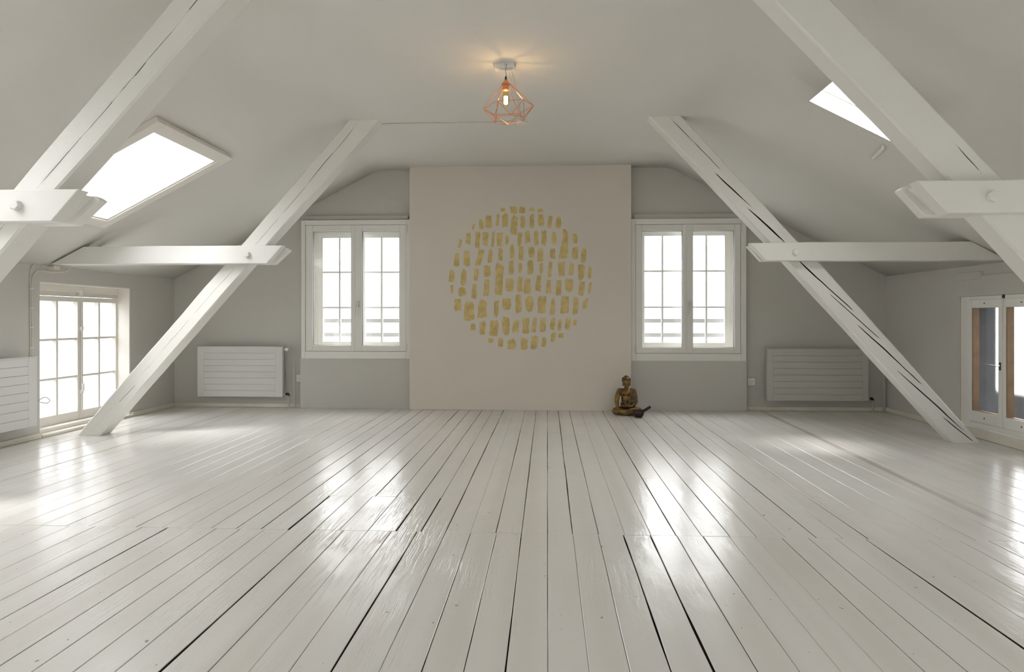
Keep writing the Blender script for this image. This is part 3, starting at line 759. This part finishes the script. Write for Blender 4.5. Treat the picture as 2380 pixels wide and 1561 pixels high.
# ------------------------------------------------------------------ pendant lamp
LX, LY = -.262, 4.22
lamp = thing('pendant_lamp', (LX, LY, ZC - .40), 'copper wire diamond pendant lamp with glowing bulb under the ceiling', 'lamp')
bm = BM(); box(bm, LX - .062, LX + .060, LY - .035, LY + .035, ZC - .032, ZC); obj('ceiling_block', bm, 'white_plastic', lamp, bevel=.003, label='white wooden ceiling block')
cx_, cy2 = LX + .008, LY - .036
bm = BM(); tube(bm, arc([(cx_, cy2 + .01, ZC), (cx_ + .004, cy2, ZC - .02), (cx_ - .002, cy2, ZC - .05), (cx_ + .002, cy2, ZC - .075), (cx_, cy2, ZC - .10)]), .0032, 6); obj('cord', bm, 'pipe', lamp, smooth=True)
bm = BM(); tube(bm, [(cx_ + .007 * math.cos(a), cy2, ZC - .016 + .007 * math.sin(a)) for a in [k * math.pi / 5 for k in range(10)]], .0014, 6, closed=True); obj('hook', bm, 'steel', lamp)
ZA = ZC - .088
bm = BM(); lathe(bm, [(0, 0), (.004, 0), (.0075, -.018), (.0075, -.022), (0, -.022)], (cx_, cy2, ZA + .002), 14); obj('cord_grip', bm, 'dark', lamp, smooth=True)
bm = BM(); lathe(bm, [(0, -.020), (.0075, -.020), (.026, -.047), (.0262, -.052), (.020, -.052), (0, -.050)], (cx_, cy2, ZA), 20); obj('cap', bm, 'copper_cap', lamp, smooth=True)
bm = BM(); lathe(bm, [(0, -.050), (.0185, -.050), (.0185, -.083), (.015, -.087), (0, -.087)], (cx_, cy2, ZA), 20); obj('bulb_socket', bm, 'copper_cap', lamp, smooth=True)
bm = BM(); lathe(bm, [(.012, -.084), (.013, -.095), (.019, -.115), (.0235, -.140), (.024, -.155), (.019, -.172), (.009, -.181), (.002, -.184), (.001, -.189), (0, -.189)], (cx_, cy2, ZA), 24)
bulb = obj('bulb', bm, 'bulb_glass', lamp, smooth=True, label='amber glass filament bulb')
bm = BM()
for k in range(10):
    a = k * math.pi / 5
    x, y = cx_ + .0105 * math.cos(a), cy2 + .0105 * math.sin(a)
    tube(bm, [(x, y, ZA - .122), (x, y, ZA - .168)], .0015, 5)
obj('filament', bm, 'filament', bulb)
# cage: apex, six waist vertices, six lower vertices turned half a step, tilted a little
tl = Matrix.Rotation(math.radians(-5), 3, 'Y')
def cage(r, z, k, off): 
    a = math.radians(off + 60 * k); p = tl @ Vector((r * math.cos(a), r * math.sin(a), z)); return Vector((cx_, cy2, ZA)) + p
apex = [cage(.018, -.040, k, 8) for k in range(6)]
mid = [cage(.155, -.190, k, 8) for k in range(6)]; low = [cage(.098, -.268, k, 38) for k in range(6)]
bm = BM()
for k in range(6):
    tube(bm, [apex[k], mid[k]], .0023, 6); tube(bm, [mid[k], mid[(k + 1) % 6]], .0021, 6)
    tube(bm, [mid[k], low[k]], .0021, 6); tube(bm, [mid[(k + 1) % 6], low[k]], .0021, 6); tube(bm, [low[k], low[(k + 1) % 6]], .0021, 6)
obj('lamp_shade', bm, 'copper', lamp, smooth=True, label='open copper wire cage')
pl = bpy.data.lights.new('bulb_glow', 'POINT'); pl.energy = 1.6; pl.color = (1, .72, .46); pl.shadow_soft_size = .012
po = bpy.data.objects.new('bulb_glow', pl); COL.objects.link(po); po.location = (cx_, cy2, ZA - .145)

# ------------------------------------------------------------------ gold mural on the centre panel
ST = '''1395 352 1430 378;1460 343 1512 395;1520 345 1565 390;1590 349 1627 374;1643 358 1685 382
1203 460 1227 500 4;1252 432 1283 495;1293 403 1342 488;1365 392 1390 480 3;1405 390 1448 485 2;1460 407 1520 530 5;1530 403 1565 488 2;1590 393 1625 490 2;1648 392 1690 472;1710 400 1750 487 5;1770 413 1808 488 1
1110 565 1140 625 7;1165 520 1198 598;1222 513 1262 630 3;1275 515 1315 607;1333 510 1360 618 4;1370 515 1415 615 3;1428 535 1452 600;1508 513 1545 612 4;1560 508 1598 587;1622 505 1655 605 1;1670 502 1708 605 1;1740 512 1773 598;1805 500 1855 690 4;1882 522 1915 588
1083 655 1122 748 2;1150 640 1192 745;1222 635 1290 748 16;1310 632 1347 722 5;1383 622 1412 708;1460 597 1490 692;1518 610 1555 705;1585 615 1625 685;1645 622 1688 712 2;1728 622 1767 692;1875 612 1922 695 3;1935 622 1975 720 2;1790 600 1850 688 4
1050 770 1088 850;1128 765 1168 875 2;1215 763 1252 845 4;1285 740 1332 815;1360 725 1418 940 2;1450 703 1490 800 3;1515 720 1543 788;1575 700 1620 800 2;1658 722 1685 795 2;1713 710 1747 812 3;1782 708 1832 810 2;1855 717 1893 798 3;1915 730 1962 830 2;1982 742 2010 820 2
1060 872 1082 932;1112 885 1165 947;1200 865 1240 968 3;1280 835 1328 943 5;1430 822 1488 915 3;1507 808 1545 910 2;1552 823 1600 930 1;1630 805 1675 915 5;1703 830 1738 922;1767 830 1808 940 1;1830 825 1885 910;1918 840 1965 935 4;1983 845 2010 925 6
1087 965 1135 1045;1150 982 1218 1108;1240 968 1310 1092 3;1350 970 1388 1083 3;1405 958 1470 1038;1495 925 1540 1055 1;1565 945 1620 1045;1643 938 1705 1055 1;1730 953 1765 1065 3;1797 940 1860 1055 2;1880 945 1922 1060 3;1945 955 1990 1022 10
1195 1130 1230 1175;1253 1115 1300 1203 4;1320 1105 1385 1212 2;1410 1085 1460 1205;1473 1103 1525 1185 6;1543 1087 1590 1195 1;1605 1080 1643 1180 4;1660 1083 1705 1178 3;1728 1083 1768 1165 4;1778 1090 1810 1172 4;1825 1083 1872 1162 6;1883 1093 1910 1133 2
1310 1225 1352 1258;1378 1222 1417 1283;1445 1228 1497 1298;1532 1222 1578 1300;1597 1205 1655 1288 7;1672 1215 1708 1278 3;1730 1183 1773 1245 5;1785 1185 1823 1217'''
def mx(x, y): return (-2.6697 + .00159 * x - 1.761e-8 * x * x, 2.663 - .0000193 * x - .001545 * y)
bm = BM(); sd = 0
for s in ST.replace('\n', ';').split(';'):
    v = [float(q) for q in s.split()]; sd += 1
    x0, y0, x1, y1 = v[:4]; sl = v[4] if len(v) > 4 else 0
    cxm, cym, hw, hh = (x0 + x1) / 2, (y0 + y1) / 2, (x1 - x0) / 2, (y1 - y0) / 2
    hw = max(hw * .96 - sl * .8, hw * .45)
    n = 72; P = []
    tp = random.Random(sd).uniform(-.16, .16); ex = random.Random(sd * 3).uniform(.32, .5)
    for k in range(n):
        a = 2 * math.pi * k / n; c, q = math.cos(a), math.sin(a)
        ux = math.copysign(abs(c) ** ex, c); uy = math.copysign(abs(q) ** ex, q)
        r = .97 + .22 * noise.noise(Vector((ux * 1.3, uy * 1.7, sd * 3.3))) + .18 * noise.noise(Vector((ux * 4.5, uy * 6, sd * 1.9))) + .13 * noise.noise(Vector((ux * 14, uy * 16, sd)))
        px_ = cxm + hw * ux * r * (1 - tp * uy) - sl * uy * 1.0; py_ = cym + hh * uy * (1 + (r - 1) * .8) + hh * .10 * noise.noise(Vector((ux * 9, sd * 2.7, 1.1)))
        P.append(mx(px_, py_))
    A = [bm.verts.new((x, 7.0392 - sd * 1.5e-5, z)) for x, z in P]; B = [bm.verts.new((x, 7.041, z)) for x, z in P]
    bm.faces.new(A)
    for k in range(n): bm.faces.new((A[k], B[k], B[(k + 1) % n], A[(k + 1) % n]))
obj('wall_mural', bm, 'gold', label='round mural of short gold brush dashes on the taupe centre panel', cat='mural')

# ------------------------------------------------------------------ seated statue, bowl, mallet
BX, BY = .785, 6.83
st = thing('seated_statue', (BX, BY, 0), 'dark gilded seated meditating statue on the floor before the centre panel', 'statue')
k_ = .000358
def P(x, y, d=0):                               # measured from the statue's outline: x, height, depth towards the viewer
    return Vector((BX + (x - 905) * k_, BY - d, (1278 - y) * k_))
def R(r): return r * k_
bm = BM()
# torso, neck, head
ell(bm, P(905, 700, .0), (R(190), .050, R(140))); ell(bm, P(915, 850, .0), (R(158), .048, R(190))); ell(bm, P(905, 1030, .0), (R(165), .055, R(110)))
ell(bm, P(830, 690, .035), (R(75), .018, R(60))); ell(bm, P(985, 690, .035), (R(75), .018, R(60)))
cap(bm, P(905, 590), P(905, 480, .004), R(72), R(62))
ell(bm, P(907, 405, .006), (R(98), .040, R(135))); ell(bm, P(907, 480, .014), (R(66), .028, R(65)))
ell(bm, P(907, 320, -.002), (R(108), .042, R(85)))
cap(bm, P(907, 385, .042), P(907, 425, .049), .0035, .0055)                 # nose
ell(bm, P(907, 462, .040), (.011, .004, .0032)); ell(bm, P(907, 474, .039), (.009, .004, .003)); ell(bm, P(907, 512, .036), (.010, .006, .008))
for s in (-1, 1):
    ell(bm, P(907 + s * 45, 380, .037), (.010, .005, .004)); cap(bm, P(907 + s * 20, 352, .040), P(907 + s * 68, 350, .030), .0025, .002)
    cap(bm, P(907 + s * 98, 370, -.004), P(907 + s * 98, 490, .002), .0055, .0065)     # long ears
# shoulders and arms
for s, pts in ((-1, [(720, 640, 0), (660, 760, .01), (630, 920, .015), (640, 1040, .06), (655, 1120, .085)]), (1, [(1090, 640, 0), (1130, 780, .008), (1150, 930, .012), (1080, 1010, .06), (985, 1040, .085)])):
    rad = [.029, .026, .022, .018, .013]
    cap(bm, P(905 + s * 60, 625, 0), P(*pts[0]), .024, .026)
    for a, b2, r0, r1 in zip(pts, pts[1:], rad, rad[1:]): cap(bm, P(*a), P(*b2), r0, r1)
# crossed legs
cap(bm, P(830, 1160, -.01), P(590, 1165, .075), .042, .036); cap(bm, P(590, 1170, .075), P(930, 1195, .125), .036, .024)
cap(bm, P(980, 1160, -.01), P(1225, 1165, .075), .042, .035); cap(bm, P(1225, 1175, .075), P(860, 1170, .13), .034, .022)
cap(bm, P(930, 1200, .125), P(1080, 1215, .12), .018, .014); cap(bm, P(860, 1165, .12), P(760, 1190, .105), .017, .014)
ell(bm, P(905, 1200, .05), (.105, .085, .028))
# right hand over the knee: palm, four fingers, thumb
ell(bm, P(652, 1140, .098), (.015, .009, .019))
for i, (dx, ln) in enumerate(((-30, 78), (-11, 95), (9, 92), (28, 72))):
    cap(bm, P(652 + dx, 1160, .106), P(650 + dx * 1.25, 1160 + ln * .55, .116), .0046, .0044); cap(bm, P(650 + dx * 1.25, 1160 + ln * .55, .116), P(648 + dx * 1.3, 1160 + ln, .110), .0044, .0036)
cap(bm, P(685, 1130, .100), P(712, 1185, .108), .005, .004)
# left hand palm up in the lap
ell(bm, P(950, 1035, .095), (.018, .022, .007))
for i, (dy, ln) in enumerate(((-.012, 62), (-.004, 78), (.004, 74), (.012, 58))):
    cap(bm, P(925, 1030, .098 + dy), P(925 - ln * .55, 1018, .100 + dy), .0044, .0042); cap(bm, P(925 - ln * .55, 1018, .1 + dy), P(925 - ln, 1015, .098 + dy), .0042, .0034)
cap(bm, P(960, 1015, .105), P(925, 995, .108), .005, .004)
body = obj('body', bm, 'bronze', st, smooth=False)
rm = body.modifiers.new('merge', 'REMESH'); rm.mode = 'VOXEL'; rm.voxel_size = .0024; rm.use_smooth_shade = True
s2 = body.modifiers.new('soften', 'SMOOTH'); s2.factor = .5; s2.iterations = 3
# hair cap with snail curls and topknot
bm = BM()
ell(bm, P(905, 300, -.004), (R(130), .052, R(56))); ell(bm, P(905, 345, -.016), (R(126), .044, R(115))); ell(bm, P(905, 262, -.004), (R(68), .028, R(48)))
for i in range(7):
    for j in range(16):
        th_, ph = math.radians(8 + i * 12), 2 * math.pi * j / 16 + i * .2
        d = Vector((math.cos(th_) * math.cos(ph), math.cos(th_) * math.sin(ph), math.sin(th_)))
        c = P(905, 308, -.004)
        ell(bm, c + Vector((d.x * R(117), d.y * .048, d.z * R(56))), (.0046,) * 3, n=8)
for j in range(12):
    ph = 2 * math.pi * j / 12
    for q in (.3, .75, 1.15): ell(bm, P(905, 262, -.004) + Vector((R(66) * math.cos(q) * math.cos(ph), .027 * math.cos(q) * math.sin(ph), R(47) * math.sin(q))), (.0042,) * 3, n=8)
o = obj('hair', bm, 'bronze_dark', st, label='dark curled hair with topknot')
rm = o.modifiers.new('merge', 'REMESH'); rm.mode = 'VOXEL'; rm.voxel_size = .0022; rm.use_smooth_shade = True
# robe: sash over the left shoulder, cloth over left arm and legs
bm = BM()
for a, b2, r in (((1040, 585, .012), (1010, 700, .042), .014), ((1010, 700, .042), (985, 850, .044), .013), ((985, 850, .044), (965, 1000, .052), .012), ((1085, 640, .004), (1120, 780, .012), .0262), ((1120, 780, .012), (1143, 930, .014), .0228), ((1143, 930, .014), (1080, 1005, .060), .021)):
    cap(bm, P(*a), P(*b2), r, r)
ell(bm, P(1060, 800, -.004), (R(95), .036, R(190))); ell(bm, P(1070, 960, .01), (R(110), .040, R(110))); ell(bm, P(905, 985, .0), (R(172), .060, R(40))); ell(bm, P(905, 1050, .02), (R(170), .065, R(45)))
for i in range(5): cap(bm, P(840 + i * 40, 930 - i * 25, .046), P(800 + i * 46, 1020, .058), .003, .003)
o = obj('robe', bm, 'bronze_dark', st, label='dark draped robe over left shoulder')
rm = o.modifiers.new('merge', 'REMESH'); rm.mode = 'VOXEL'; rm.voxel_size = .0026; rm.use_smooth_shade = True
s2 = o.modifiers.new('soften', 'SMOOTH'); s2.factor = .5; s2.iterations = 3
# robe hem fanned over the ankles
bm = BM(); cap(bm, P(1010, 1095, .118), P(1230, 1085, .085), .010, .008); cap(bm, P(1010, 1095, .118), P(870, 1150, .142), .010, .008); cap(bm, P(870, 1150, .142), P(850, 1230, .148), .008, .010)
cap(bm, P(850, 1235, .145), P(770, 1258, .128), .009, .006)
o = obj('robe_hem', bm, 'bronze', st, label='bright gilded robe hem')
rm = o.modifiers.new('merge', 'REMESH'); rm.mode = 'VOXEL'; rm.voxel_size = .0024; rm.use_smooth_shade = True

QX, QY = .873, 6.605
bm = BM(); lathe(bm, [(0, .0), (.026, .0), (.040, .008), (.051, .028), (.0525, .048), (.0500, .068), (.0485, .0695), (.0465, .068), (.0485, .048), (.047, .028), (.036, .012), (0, .007)], (QX, QY, 0), 40)
obj('singing_bowl', bm, 'bowl', smooth=True, label='small dark bronze singing bowl beside the seated statue', cat='bowl', angle=70)
bm = BM(); a = Vector((QX - .012, QY + .004, .0235)); b2 = Vector((QX + .116, QY + .0, .103)); d = (b2 - a).normalized()
tube(bm, [a, a + d * .003, b2 - d * .004, b2], [.0105, .0128, .0128, .0105], 18)
obj('bowl_mallet', bm, 'mallet', smooth=True, label='black cylindrical mallet leaning in the bronze bowl', cat='mallet')
